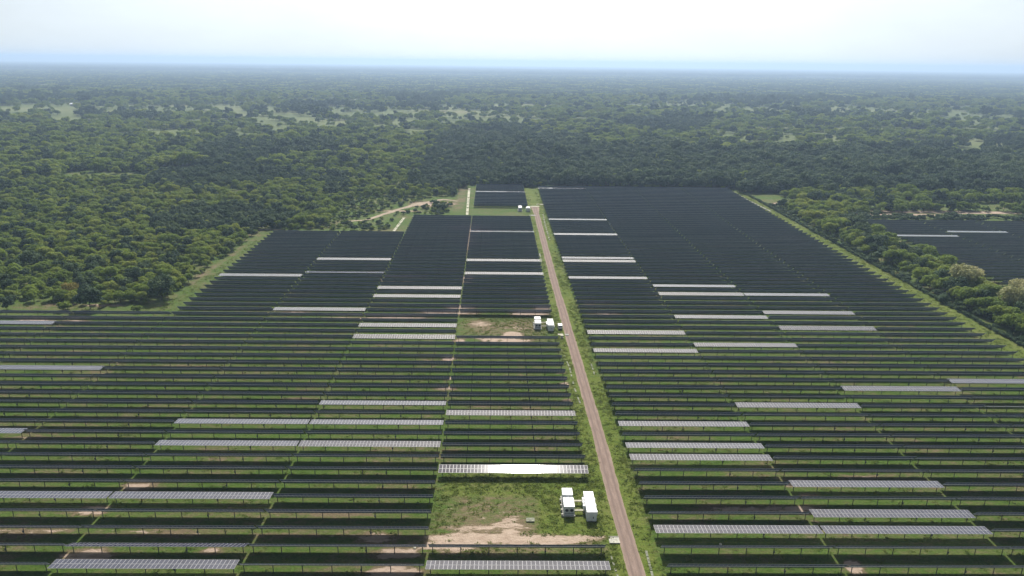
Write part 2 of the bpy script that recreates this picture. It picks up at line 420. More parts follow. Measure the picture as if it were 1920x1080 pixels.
# bare soil patches (x, y, rx, ry, strength) on the ground plan
SAND = [(-8, 148.0, 10, 2.2, 1.0), (8, 147.6, 12, 1.5, .95), (20, 148.0, 6, 1.2, .8), (-4, 151.5, 16, .8, .9), (2, 153.0, 3.0, 4.0, .7), (-12, 144.8, 7, 1.6, .95),
        (0, 146, 20, 4.5, .28), (-2, 159, 15, 8, .30), (2, 292, 16, 9, .25),
        (1, 277.5, 10, 2.2, 1.0), (4, 284, 4, 4, .9), (-6, 280.5, 8, 1.0, .8), (-10, 297, 5, 4, .55), (8, 293, 10, 3, .45),
        (-104, 158.5, 3.4, 2.0, .9), (-98, 169.5, 4, 1.3, .9), (-117, 150, 16, 1.6, .50), (-85, 149.5, 26, 1.4, .36), (-40, 149, 18, 1.4, .40), (-96, 141, 6, 2.5, .8), (-68, 142.6, 2.5, 1, .8),
        (-24, 142, 5, 1.8, .95), (-24, 135.6, 6, 2.2, .95), (-30, 147.8, 6, 1.2, .8), (-40, 157, 8, 1, .55),
        (62, 160, 12, 1.4, .75), (75.5, 160.5, 8, 1.4, .8), (82, 172.5, 4, 1.5, 1.0), (82, 166, 4, .8, .7), (81, 138, 2.2, 2.2, 1.0), (85, 152, 6, .9, .4),
        (-21, 258, 2.4, 1.6, 1.0), (-20, 240, 2.5, 1.5, .9), (-19.5, 232, 4, 1.2, .7), (-18, 277, 2.5, 1.5, .9), (-26, 312, 14, 3.0, .68), (-20, 320, 7, 3, .85), (-45, 305, 12, 1.5, .7),
        (-60, 303, 22, 1.8, .70), (12, 311, 8, 3, .85), (18, 318, 4, 3, .8), (17, 330, 3, 1.4, .8), (21.5, 246, 1.4, 1.5, 1.0), (22, 235, 1.2, 2.5, 1.0), (22, 222, 1.5, 2, .7),
        (-19, 365, 3, 10, .6), (-22, 460, 3, 40, .50), (-25, 480, 16, 6, .55), (-55, 362, 12, 2.5, .85), (-95, 309, 7, 2.2, .8), (45, 322, 10, 3, .5), (47, 312, 8, 1.5, .6), (50, 300, 4, 1.5, .5),
        (-150, 254, 8, 1.2, .5), (-165, 262, 5, 1.5, .6), (-205, 297, 10, 1.4, .75), (-187, 297, 7, 1.2, .7), (-120, 250, 12, 1.2, .45), (-70, 222, 7, 1, .5), (-135, 195, 14, 1, .4), (100, 176, 6, 1, .5), (-125, 208, 10, 1.2, .45),
        (212.5, 400, .8, 190, .46), (-186, 318.5, 9, 2, .62), (-205, 319, 7, 2, .5), (-160, 400, 1.6, 70, .20), (-165, 480, 3, 40, .2), (-158, 478, 8, 1.5, 1.0),
        (300, 548, 40, 4, .8), (360, 560, 60, 5, .9), (420, 540, 30, 3, .8), (232, 588, 14, 6, .85), (-38, 640, 4, 24, .22), (-36, 590, 4, 40, .20),
        (-57, 575, 18, 10, .75), (-80, 545, 14, 3, .6)]
X, Y = V[:, 0], V[:, 1]
sand = np.zeros(len(V)); 
for cx, cy, rx, ry, s in SAND:
    d = ((X - cx) / rx) ** 2 + ((Y - cy) / ry) ** 2
    sand = np.maximum(sand, s * np.clip(1.35 - .75 * d, 0, 1))
road_x = np.interp(Y, [100, 134.8, 200.8, 260, 350.8, 420, 480, 561.7], [31.0, 30.6, 29.8, 28.6, 26.9, 26.0, 25.4, 24.4])
xl = 24.6 - .0135 * (Y - 140) + .4; xr = 37.0 - .0135 * (Y - 140) - .2
verge = ((X > xl) & (X < xr) & (Y < 665)).astype(float)
verge = np.maximum(verge, ((X > 203.5) & (X < 215) & (Y < 670)).astype(float))
verge = np.maximum(verge, ((X > -15) & (X < 24) & (Y > 165) & (Y < 176)).astype(float) * .8)
verge = np.maximum(verge, ((X > 10) & (X < 26) & (Y > 150) & (Y < 172)).astype(float) * .9)
far = np.clip((np.hypot(X, Y) - 900) / 500, 0, 1)
for nm, arr in (('sand', sand), ('verge', verge), ('far', far)):
    at = me.attributes.new(nm, 'FLOAT', 'POINT'); at.data.foreach_set('value', arr.astype(np.float32))
me.materials.append(M_ground)
o = mesh_obj('ground', me); tag(o, kind='structure')

# dirt road: strip with ragged edges, 3 cm above the ground
def strip(name, pts, width, m, z=.03, step=.8, rag=.085, seed=3, taper=0):
    r = random.Random(seed); P = [Vector((*p, 0)) for p in pts]; S = []
    for a, b in zip(P[:-1], P[1:]):
        n = max(1, int((b - a).length / step))
        S += [a.lerp(b, k / n) for k in range(n)]
    S.append(P[-1]); mb = MB(); prev = None; L = 0; wl = wr = 0
    for k, p in enumerate(S):
        d = (S[min(k + 1, len(S) - 1)] - S[max(k - 1, 0)]).normalized(); q = Vector((d.y, -d.x, 0))
        wl = wl * .85 + r.uniform(-rag, rag); wr = wr * .85 + r.uniform(-rag, rag)
        w = width / 2 if not callable(width) else width(p) / 2
        a_, b_ = p - q * (w + wl), p + q * (w + wr)
        a_.z = b_.z = z; c_ = p.copy(); c_.z = z + .05
        if k: L += (p - S[k - 1]).length
        cur = (a_, c_, b_, -(w + wl), w + wr, L)
        if prev:
            mb.quad([prev[0], prev[1], cur[1], cur[0]], 0, [(prev[3], prev[5]), (0, prev[5]), (0, cur[5]), (cur[3], cur[5])])
            mb.quad([prev[1], prev[2], cur[2], cur[1]], 0, [(0, prev[5]), (prev[4], prev[5]), (cur[4], cur[5]), (0, cur[5])])
        prev = cur
    return mb.build(name, m)
ROADP = [(31.1, 95), (30.6, 134.8), (30.0, 165), (29.8, 200.8), (28.5, 262), (26.9, 350.8), (26.0, 420), (25.4, 480), (24.6, 545), (24.4, 566)]
tag(strip('dirt_road', ROADP, lambda p: 3.9 if p.y < 540 else 3.9 + (p.y - 540) * .12, M_road), kind='structure')
tag(strip('dirt_path', [(-112, 506), (-98.3, 512), (-90, 531.6), (-80.8, 552.5), (-67, 577.4), (-51, 594.8), (-38, 588)], 3.6, M_dirt, rag=.5, step=2.5), kind='structure')

# --------------------------------------------------------------- vegetation
def leaves(pts, nrm, size, rng):
    """quads around pts facing roughly nrm"""
    n = len(pts)
    d = nrm + rng.normal(size=(n, 3)) * .55
    d /= np.linalg.norm(d, axis=1)[:, None]
    a = np.cross(d, rng.normal(size=(n, 3))); a /= np.linalg.norm(a, axis=1)[:, None]
    b = np.cross(d, a)
    s = size * rng.uniform(.6, 1.35, (n, 1))
    q = np.stack([pts - a * s - b * s * .7, pts + a * s - b * s * .7, pts + a * s * .8 + b * s * .7, pts - a * s * .8 + b * s * .7], 1)
    return q.reshape(-1, 3)
def crown(rng, Rc, H, z0, K, per, size, flat=.85):
    out = []
    for k in range(K):
        if k == 0: c = np.array([0, 0, z0 + H * .55]); r = Rc * .62
        else:
            an = rng.uniform(0, 6.283); rad = Rc * rng.uniform(.35, .82)
            hz = z0 + H * (rng.uniform(.22, .9) * (1 - .5 * (rad / Rc) ** 2))
            c = np.array([math.cos(an) * rad, math.sin(an) * rad, hz]); r = Rc * rng.uniform(.24, .46)
        d = rng.normal(size=(per, 3)); d /= np.linalg.norm(d, axis=1)[:, None]
        d[:, 2] = np.where(d[:, 2] < -.25, -d[:, 2], d[:, 2])
        p = c + d * np.array([1, 1, flat]) * r * rng.uniform(.75, 1.08, (per, 1))
        nn = d + np.array([0, 0, .5])
        out.append(leaves(p, nn, size, rng))
    return np.concatenate(out)
def trunk_mb(rng, h, Rc, r=.17):
    mb = MB(); mb.tube((0, 0, -.1), (0, 0, h), r, r * .6, 7)
    for k in range(5):
        an = rng.uniform(0, 6.283); z = h * rng.uniform(.55, .95); L = Rc * rng.uniform(.45, .7)
        mb.tube((0, 0, z), (math.cos(an) * L, math.sin(an) * L, z + L * rng.uniform(.5, 1.0)), r * .45, r * .12, 5)
    return mb
def quads_mesh(name, q, m):
    n = len(q) // 4
    me = bpy.data.meshes.new(name)
    me.vertices.add(len(q)); me.vertices.foreach_set('co', q.ravel().astype(np.float32))
    me.loops.add(len(q)); me.loops.foreach_set('vertex_index', np.arange(len(q), dtype=np.int32))
    me.polygons.add(n); me.polygons.foreach_set('loop_start', np.arange(0, n * 4, 4, dtype=np.int32))
    me.update(calc_edges=True); me.materials.append(m)
    return me
TREES = []      # (crown quads, trunk MB, leaf material)
specs = [(3.9, 5.2, 1.2, 16, M_leafA), (3.1, 4.6, .9, 13, M_leafA), (4.6, 6.4, 1.5, 19, M_leafA), (3.8, 6.4, 1.4, 15, M_leafB), (5.2, 8.2, 2.0, 21, M_leafB), (2.4, 2.6, .5, 9, M_leafA), (3.2, 3.0, .5, 12, M_leafB)]
for j, (Rc, H, z0, K, lm) in enumerate(specs):
    rng = np.random.RandomState(40 + j)
    q = crown(rng, Rc, H, z0, K, 95, .27 + .012 * Rc)
    TREES.append((q, trunk_mb(rng, z0 + H * .5, Rc), lm))
ME_crown = [quads_mesh('crown', q, lm) for q, t, lm in TREES]
ME_trunk = [t.mesh('trunk', [M_bark]) for q, t, lm in TREES]
rng = np.random.RandomState(99)
ME_pale = quads_mesh('crown', crown(rng, 5.6, 5.0, 3.2, 20, 100, .30), M_leafC)
ME_orange = quads_mesh('crown', crown(rng, 4.4, 4.6, 1.8, 15, 95, .30), M_leafO)

# numpy value-noise for densities
def fbm(X, Y, sc, seed):
    r = np.random.RandomState(seed); v = np.zeros_like(X, dtype=float); a = 1; tot = 0
    for o_ in range(4):
        for _ in range(5):
            th = r.uniform(0, 6.283); ph = r.uniform(0, 6.283); f = r.uniform(.7, 1.4) / sc * (2 ** o_)
            v += a * np.sin((X * math.cos(th) + Y * math.sin(th)) * f + ph)
        tot += a * a * 2.5; a *= .6
    return v / math.sqrt(tot)
GLADES = [(-1029, 1637, 63, 168), (-936, 1613, 63, 147), (-791, 1552, 72, 152), (-651, 1654, 66, 206), (-669, 1518, 41, 117), (-525, 1540, 42, 120), (-407, 1426, 59, 180), (-324, 1297, 27, 65), (-733, 1277, 26, 31), (-526, 1126, 47, 41), (-284, 1538, 76, 60), (-82, 1504, 54, 144), (-182, 1620, 81, 84), (18, 1375, 18, 61), (-206, 1256, 36, 41), (592, 2096, 80, 139), (680, 1874, 87, 112), (801, 1877, 88, 134), (945, 2007, 64, 103), (925, 1745, 82, 231), (964, 1904, 60, 138), (1101, 1786, 58, 122), (1355, 2031, 84, 105), (930, 1338, 43, 70), (1067, 1610, 65, 83), (878, 1483, 71, 36), (356, 1073, 33, 45), (301, 1018, 31, 27), (424, 1064, 49, 37), (481, 1002, 31, 26), (595, 945, 67, 24), (680, 1000, 47, 20), (-483, 2068, 114, 81), (74, 1922, 84, 94), (182, 1640, 48, 52), (-369, 711, 25, 14), (-401, 702, 20, 10), (-495, 763, 16, 15), (-339, 750, 16, 11), (-381, 1734, 72, 76), (404, 1980, 90, 75)]
LG4 = lambda Y: -142.4 - .029 * (Y - 140)
def allowed(X, Y):
    ok = np.ones(len(X), bool)
    L = -144 - .029 * (Y - 140)
    ok &= ~((Y < 320 + 4 * np.sin(X * .11)) & (X < 216))
    ok &= ~((Y < 477) & (X > L - 11) & (X < 214.5))
    ok &= ~((Y < 530) & (X > -79 - 0.0 * Y) & (X < 214.5))
    ok &= ~((Y < 655) & (X > -42) & (X < 214.5))
    ok &= ~((Y < 661) & (X > -34) & (X < 212))
    ok &= ~((X > 256) & (Y > 300) & (Y < 524))
    gn0 = fbm(X, Y, 5, 41)
    ok &= ~((X > 249) & (X < 257) & (Y < 525) & (gn0 > -.4))
    ok &= ~((X > 214) & (X < 255) & (Y > 590) & (Y < 640) & (X < 245))
    px = np.interp(Y, [506, 512, 531.6, 552.5, 577.4, 594.8], [-112, -98.3, -90, -80.8, -67, -51])
    ok &= ~((Y > 512) & (Y < 597) & (np.abs(X - px) < 7))
    ok &= ~((Y > 500) & (Y < 560) & (X > px) & (X < -60) & (gn0 > -.3))
    ok &= ~((((X + 50) / 17) ** 2 + ((Y - 596) / 14) ** 2) < 1)
    ok &= ~(((X + 53) / 15) ** 2 + ((Y - 588) / 10) ** 2 < 1)
    ok &= ~((Y > 540) & (Y < 562) & (X > 290) & (fbm(X, Y, 30, 4) > -.4))
    ok &= ~((Y > 562) & (Y < 600) & (X > 300) & (fbm(X, Y, 40, 5) > .5))
    ok &= ~((((X - 232) / 16) ** 2 + ((Y - 588) / 8) ** 2) < 1)
    gn1 = fbm(X, Y, 11, 9); gn2 = fbm(X / 1.8, Y, 6, 19)
    for cx, cy, rx, ry in GLADES:
        ok &= ~(((((X - cx) / (rx * 1.45)) ** 2 + ((Y - cy) / (ry * 1.3 + 12)) ** 2) < 1.1 + .5 * gn1) & (gn2 > -1.25))
    D = np.hypot(X, Y)
    g = fbm(X, Y, 95, 21)
    thr = np.where(D < 1050, 3.2, np.where(D < 1250, 1.25, np.where(D < 2000, .55, np.where(D < 2700, 1.05, 1.5))))
    ok &= ~((g > thr) & (gn2 > -.25))
    ok &= ~((D > 1080) & (D < 2450) & (fbm(X, Y, 150, 23) > -.9) & (fbm(X / 1.4, Y / 2.6, 15, 29) > .48))
    ok &= ~((D > 620) & (D < 1080) & (fbm(X, Y / 1.4, 8, 28) > 1.45))
    ok &= ~((D < 1050) & (fbm(X, Y, 5, 33) > 1.8))
    return ok
def grid_pts(y0, y1, sp, seed, k=.80):
    r = np.random.RandomState(seed)
    ys = np.arange(y0, y1, sp); out = []
    for y in ys:
        w = k * y + 60; n = int(2 * w / sp)
        out.append(np.stack([(np.arange(n) + .5) * sp - w, np.full(n, y)], 1))
    p = np.concatenate(out); p += r.uniform(-.48, .48, p.shape) * sp
    return p
p1 = grid_pts(205, 800, 4.8, 5); p1b = grid_pts(800, 1500, 7.4, 6); p1c = grid_pts(1500, 2500, 10.5, 7)
pts = np.concatenate([p1, p1b, p1c]); pts = pts[allowed(pts[:, 0], pts[:, 1])]
pts = pts[~((pts[:, 0] < 214) & (pts[:, 1] < 300))]
D = np.hypot(pts[:, 0], pts[:, 1])
r = np.random.RandomState(77)
u = r.uniform(size=len(pts)); big = fbm(pts[:, 0], pts[:, 1], 120, 61)
var = np.where(u < .34, 0, np.where(u < .62, 1, np.where(u < .86, 2, np.where(u < .95, 3, 4))))
darkzone = ((pts[:, 1] > 640) & (pts[:, 0] > -90) & (pts[:, 1] < 1050 + 120 * big) & (pts[:, 0] > -90 - 0)) | (big > .95)
var = np.where(darkzone & (u > .15), np.where(u < .6, 3, 4), var)
shr = (r.uniform(size=len(pts)) < .16) & (pts[:, 1] < 900); var = np.where(shr, 5, var)
lowz = (pts[:, 0] > -125) & (pts[:, 0] < -37) & (pts[:, 1] > 470) & (pts[:, 1] < 602); var = np.where(lowz, 5 + (u > .5), var)
lowz2 = (pts[:, 0] > 255) & (pts[:, 1] > 520) & (pts[:, 1] < 548); var = np.where(lowz2, 6, var)
strip_ = (pts[:, 0] > 214) & (pts[:, 0] < 222) & (pts[:, 1] < 640); var = np.where(strip_, 6, var)
sca = r.uniform(.62, 1.2, len(pts)) * np.where(r.uniform(size=len(pts)) < .04, 1.35, 1) * np.where((pts[:, 1] > 640) & (pts[:, 1] < 1000) & (pts[:, 0] > -60), 1.2, 1.0)
sca = np.where(D > 800, sca * 1.25, sca); sca = np.where(D > 1500, sca * 1.3, sca)
sca = np.where((pts[:, 0] < 0) & (D < 800), sca * .78, sca)
sca = np.where(strip_, sca * .62, sca)
sca = np.where(lowz | lowz2, sca * .8, sca); sca = np.where((pts[:, 0] > 226) & (pts[:, 0] < 258) & (pts[:, 1] > 380) & (pts[:, 1] < 525), sca * .9, sca)
hy = np.arange(235, 640, 1.5); hp = np.stack([214.8 + rs.uniform(-.8, .8, len(hy)), hy], 1)
pts = np.concatenate([pts, hp]); var = np.concatenate([var, np.full(len(hp), 6)]); D = np.hypot(pts[:, 0], pts[:, 1])
sca = np.concatenate([sca, rs.uniform(.30, .46, len(hp))])
rot = r.uniform(0, 6.283, len(pts))
# the trees that show largest are things of their own
infr = np.array([vis(x, y, -2) for x, y in pts[:, :2]]) & (D < 420)
score = np.where(infr, D / sca / np.array([3.9, 3.1, 4.6, 3.8, 5.2, 2.4, 3.2])[var], 1e9)
n_ind = 285
sel = np.argsort(score)[:n_ind]; ismine = np.zeros(len(pts), bool); ismine[sel] = True
def tree(name, crown_me, trunk_me, x, y, s, rz, label, group, cat='tree', sz=1.0):
    t = empty(name, (x, y, -drop(x, y)), rz); t.scale = (s, s, s * sz)
    tag(t, label, cat, group)
    for nm, m_ in (('crown', crown_me), ('trunk', trunk_me)):
        c = bpy.data.objects.new(nm, m_); COL.objects.link(c); c.parent = t
    return t
for k in sel:
    v = int(var[k]); x, y = pts[k]
    if x < 0:
        g = ('low round bushes' if v in (5, 6) else 'dark green trees' if v in (3, 4) else 'bright green trees') + ' at the front of the forest left of the field'
        lab = ('low round green bush' if v in (5, 6) else 'dark green dense tree' if v in (3, 4) else 'bright green round crowned tree') + ' at the front of the forest left of the solar rows'
    else:
        g = ('low dark bushes' if v in (5, 6) else 'dark green trees' if v in (3, 4) else 'mid green trees') + ' in the strip right of the field'
        lab = ('low dark green bush' if v in (5, 6) else 'dark green tall tree' if v in (3, 4) else 'mid green round crowned tree') + ' in the strip right of the solar rows'
    tree('bush' if v in (5, 6) else 'tree', ME_crown[v], ME_trunk[v], x, y, float(sca[k]), float(rot[k]), lab, g, 'bush' if v in (5, 6) else 'tree')
# notable single trees
for x, y, s, me_, lab in [(237, 353, 1.25, ME_pale, 'wide pale cream flowering tree, nearest the grass verge in the right strip'),
                          (250, 366, .85, ME_pale, 'narrow pale flowering tree standing tall against the far right solar field'),
                          (239, 318, 1.2, ME_pale, 'yellowish cream flowering tree near the right edge, front one of the pale trees'),
                          (254, 331, 1.15, ME_pale, 'pale flowering tree at the right edge just behind the yellowish one')]:
    tree('flowering_tree', me_, ME_trunk[2], x, y, s, x, lab, 'pale flowering trees in the strip right of the field', sz=1.25)
tree('tree', ME_orange, ME_trunk[0], -208, 331, .95, 1, 'orange tinged tree at the front left forest edge', None)
for x, y, s, v, lab in [(-188.5, 312.5, 1.15, 4, 'lone dark round tree in the grass in front of the left forest edge'),
                        (-166, 310, .9, 5, 'small round bush at the corner of the left verge and the front rows'),
                        (-199, 311, 1.25, 5, 'wide low bright green bush just behind the solar rows at far left'),
                        (-226, 312, .8, 3, 'dark bush behind the solar rows near the left picture edge'),
                        (-49, 548, 1.5, 6, 'dark bush between the sandy path end and the solar rows')]:
    tree('bush', ME_crown[v], ME_trunk[v], x, y, s, x, lab, None, 'bush')

def scatter_object(name, sources, P, var, sca, rot, label, cat):
    """one object: its mesh holds the source plants and the points; geometry nodes instance them"""
    vs, fs, src, mi, mats = [], [], [], [], []
    off = 0
    for j, parts in enumerate(sources):
        for q, F_, m_ in parts:
            if m_ not in mats: mats.append(m_)
            vs.append(q); src.append(np.full(len(q), j)); fs.append([tuple(i + off for i in f) for f in F_]); mi += [mats.index(m_)] * len(F_)
            off += len(q)
    vs.append(P); src.append(np.full(len(P), -1))
    Vv = np.concatenate(vs)
    me = bpy.data.meshes.new(name)
    me.from_pydata(Vv.tolist(), [], [f for ff in fs for f in ff])
    me.polygons.foreach_set('material_index', mi)
    for m_ in mats: me.materials.append(m_)
    n0 = len(Vv) - len(P)
    def att(nm, arr, typ):
        a_ = me.attributes.new(nm, typ, 'POINT'); a_.data.foreach_set('value', arr)
    att('src', np.concatenate(src).astype(np.int32), 'INT')
    att('variant', np.concatenate([np.zeros(n0), var]).astype(np.int32), 'INT')
    att('psize', np.concatenate([np.ones(n0), sca]).astype(np.float32), 'FLOAT')
    att('pturn', np.concatenate([np.zeros(n0), rot]).astype(np.float32), 'FLOAT')
    o = mesh_obj(name, me); tag(o, label, cat, kind='stuff')
    ng = bpy.data.node_groups.new(name + '_scatter', 'GeometryNodeTree')
    ng.interface.new_socket('Geometry', in_out='INPUT', socket_type='NodeSocketGeometry')
    ng.interface.new_socket('Geometry', in_out='OUTPUT', socket_type='NodeSocketGeometry')
    gi = ng.nodes.new('NodeGroupInput'); go = ng.nodes.new('NodeGroupOutput'); L = ng.links.new
    def named(nm, typ):
        n = ng.nodes.new('GeometryNodeInputNamedAttribute'); n.data_type = typ; n.inputs[0].default_value = nm; return n.outputs[0]
    def sep(attr, val, geo):
        c = ng.nodes.new('FunctionNodeCompare'); c.data_type = 'INT'; c.operation = 'EQUAL'
        L(named(attr, 'INT'), c.inputs[2]); c.inputs[3].default_value = val
        s = ng.nodes.new('GeometryNodeSeparateGeometry'); s.domain = 'POINT'; L(geo, s.inputs[0]); L(c.outputs[0], s.inputs[1]); return s.outputs[0]
    pg = sep('src', -1, gi.outputs[0]); join = ng.nodes.new('GeometryNodeJoinGeometry')
    for j in range(len(sources)):
        srcg = sep('src', j, gi.outputs[0]); pj = sep('variant', j, pg)
        ip = ng.nodes.new('GeometryNodeInstanceOnPoints'); L(pj, ip.inputs['Points']); L(srcg, ip.inputs['Instance'])
        cb = ng.nodes.new('ShaderNodeCombineXYZ'); L(named('pturn', 'FLOAT'), cb.inputs[2]); L(cb.outputs[0], ip.inputs['Rotation'])
        L(named('psize', 'FLOAT'), ip.inputs['Scale']); L(ip.outputs[0], join.inputs[0])
    L(join.outputs[0], go.inputs[0])
    md = o.modifiers.new('scatter', 'NODES'); md.node_group = ng
    return o
def qf(q): return [(4 * i, 4 * i + 1, 4 * i + 2, 4 * i + 3) for i in range(len(q) // 4)]
SRC = [[(q, qf(q), lm), (np.array([tuple(p) for p in t.v]), t.f, M_bark)] for q, t, lm in TREES]
keep = ~ismine & ((D > 60))
P3 = np.stack([pts[:, 0], pts[:, 1], -drop(pts[:, 0], pts[:, 1])], 1)[keep]
scatter_object('forest', SRC, P3, var[keep], sca[keep], rot[keep], 'green bush forest filling the plain behind and beside the solar field', 'forest')

# far woods: patches of crowns
def patch(seed, size, ncr, Rr, per, leaf):
    rng = np.random.RandomState(seed); out = []
    for _ in range(ncr):
        x, y = rng.uniform(-size / 2, size / 2, 2); Rc = Rr * rng.uniform(.7, 1.3)
        q = crown(rng, Rc, Rc * 1.1, 1.0, 4, per, leaf); out.append(q + np.tile([x, y, 0], (len(q), 1)))
    return np.concatenate(out)
PA = [[(lambda q: (q, qf(q), m_))(patch(s, 46, n_, 5.0, 26, 1.1))] for s, m_, n_ in ((1, M_leafB, 26), (2, M_leafB, 24), (3, M_leafA, 14))]
PB = [[(lambda q: (q, qf(q), m_))(patch(s, 210, 110, 12.0, 12, 3.4))] for s, m_ in ((5, M_leafB), (6, M_leafB))]
pa = grid_pts(2500, 7000, 42, 15, .78); pa = pa[(fbm(pa[:, 0], pa[:, 1], 70, 71) < .95)]
pb = grid_pts(7000, 38000, 200, 16, .76); pb = pb[(fbm(pb[:, 0], pb[:, 1], 900, 72) < 1.5)]
Pf = np.concatenate([pa, pb]); rr_ = np.random.RandomState(3)
vf = np.concatenate([rr_.choice([0, 1, 2], len(pa)), rr_.choice([3, 4], len(pb))])
P3 = np.stack([Pf[:, 0], Pf[:, 1], -drop(Pf[:, 0], Pf[:, 1])], 1)
scatter_object('distant_woods', PA + PB, P3, vf, rr_.uniform(.85, 1.2, len(Pf)), rr_.uniform(0, 6.28, len(Pf)), 'hazy woodland running to the horizon', 'woodland')

# grass tufts and weeds
def tuft(seed, Rr, n, h, size):
    rng = np.random.RandomState(seed)
    p = rng.normal(size=(n, 3)) * np.array([Rr, Rr, 0]) * .5; p[:, 2] = rng.uniform(.04, h, n)
    nn = rng.normal(size=(n, 3)) * .6 + np.array([0, 0, 1.3])
    return leaves(p, nn, size, rng)
G = [[(lambda q: (q, qf(q), M_grass))(tuft(s, .8, 26, h, .12))] for s, h in ((1, .16), (2, .30), (3, .12))]
gp = []
rg = np.random.RandomState(8)
def fill(x0, x1, y0, y1, n):
    gp.append(np.stack([rg.uniform(x0, x1, n), rg.uniform(y0, y1, n)], 1))
fill(22, 38, 128, 420, 4200); fill(-17, 25, 142, 176, 1300); fill(-17, 22, 276, 308, 700); fill(204, 213, 240, 640, 1800); fill(17, 37, 420, 640, 1300)
fill(-230, 204, 130, 330, 9000); fill(-158, -143, 300, 480, 900)
gp = np.concatenate(gp)
rx = np.interp(gp[:, 1], [p[1] for p in ROADP], [p[0] for p in ROADP])
gp = gp[np.abs(gp[:, 0] - rx) > 2.6]
sv = np.zeros(len(gp))
for cx, cy, rx_, ry_, s in SAND: sv = np.maximum(sv, s * (((gp[:, 0] - cx) / rx_) ** 2 + ((gp[:, 1] - cy) / ry_) ** 2 < 1))
gp = gp[~((((gp[:, 0] + 2) / 14) ** 2 + ((gp[:, 1] - 159) / 9) ** 2 < 1) & (rg.uniform(size=len(gp)) < .75))]
sv = np.zeros(len(gp))
for cx, cy, rx_, ry_, s in SAND: sv = np.maximum(sv, s * (((gp[:, 0] - cx) / rx_) ** 2 + ((gp[:, 1] - cy) / ry_) ** 2 < 1))
gp = gp[(sv < .5) | (rg.uniform(size=len(gp)) < .12)]
gd = fbm(gp[:, 0], gp[:, 1], 9, 55); gp = gp[gd > rg.uniform(-2.5, .5, len(gp))]
P3 = np.stack([gp[:, 0], gp[:, 1], np.zeros(len(gp))], 1)
scatter_object('grass_tufts', G, P3, rg.choice(3, len(gp)), rg.uniform(.5, 1.15, len(gp)), rg.uniform(0, 6.28, len(gp)), 'rough green grass and weeds along the road and between the rows', 'grass')

# ------------------------------------------------------- inverter stations
def unit_box(name, parent, c, s, roofm=M_white, sidem=M_whitedirt, door=False):
    """container-like body: side walls with corrugation ribs, a slightly overhanging roof"""
    x, y, z = c; a, b, h = s
    mb = MB(); mb.box((x, y, z + h / 2), (a, b, h))
    n = int(b / .45)
    for i in range(n):
        yy = y - b / 2 + (i + .5) * b / n
        for sg in (-1, 1): mb.box((x + sg * (a / 2 + .02), yy, z + h / 2), (.04, .2, h - .3))
    for sg in (-1, 1):
        for t in (-1, 1): mb.box((x + sg * (a / 2 - .05), y + t * (b / 2 + .015), z + h / 2), (.12, .04, h - .02))
    body = mb.build(name, [sidem], parent)
    mb = MB(); mb.box((x, y, z + h + .04), (a + .10, b + .10, .08))
    for i in range(int(b / 1.1)):
        mb.box((x, y - b / 2 + .6 + i * 1.1, z + h + .095), (a - .2, .08, .03))
    mb.build('roof', [roofm], body)
    return body
def station(x, y, big_len, label, group):
    """left pair of cabinets on a plinth, two cable bridges, long container on the right"""
    k = empty('inverter_skid', (x, y, 0)); tag(k, label[0], 'inverter', group)
    mb = MB(); mb.box((0, 4.2, .18), (3.1, 8.8, .36)); mb.build('plinth', [M_conc], k)
    for nm, y0, L in (('cabinet', 0, 3.9), ('cabinet', 5.3, 3.0)):
        c = unit_box(nm, k, (0, y0 + L / 2, .36), (2.6, L, 2.5))
        mb = MB()
        for i, xx in enumerate((-.62, .62)):
            mb.tube((xx, y0 - .05, 1.85), (xx, y0 - .09, 1.85), .42, .42, 16)
            for q in range(5): mb.box((xx, y0 - .10, 1.55 + q * .15), (.8, .02, .03))
        mb.build('fan_grille', [M_grill], c)
        mb = MB(); mb.box((0, y0 - .07, .95), (2.2, .03, .5)); mb.build('louvre', [M_greypaint], c)
        if y0 == 0:
            mb = MB(); mb.box((.0, y0 - .065, 1.6), (.06, .02, 2.1)); mb.build('door_seam', [M_greypaint], c)
    mb = MB(); mb.box((0, 4.6, 1.2), (2.1, 1.25, 1.7))
    for i in range(6): mb.box((-.9 + i * .36, 4.6, 1.3), (.06, 1.32, 1.3))
    mb.build('transformer_bay', [M_greypaint], k)
    mb = MB()
    for yy in (.2, 2.2, 4.2, 6.6): mb.box((-1.72, yy, .35), (.42, .5, .7))
    mb.build('step_block', [M_conc], k)
    return k
def cable_bridge(x, y, w, label):
    mb = MB(); mb.box((0, 0, 1.0), (w, .62, .08))
    for i in range(int(w / .28)): mb.box((-w / 2 + .14 + i * .28, 0, 1.06), (.05, .56, .04))
    for s in (-1, 1): mb.box((0, s * .33, 1.03), (w, .05, .2))
    for sx in (-1, 1):
        for s in (-1, 1): mb.box((sx * (w / 2 - .3), s * .27, .48), (.09, .09, .96))
    o = mb.build('cable_bridge', [M_concw], None, (x, y, 0)); tag(o, label, 'cable bridge', 'cable bridges between inverter cabinets and container'); return o
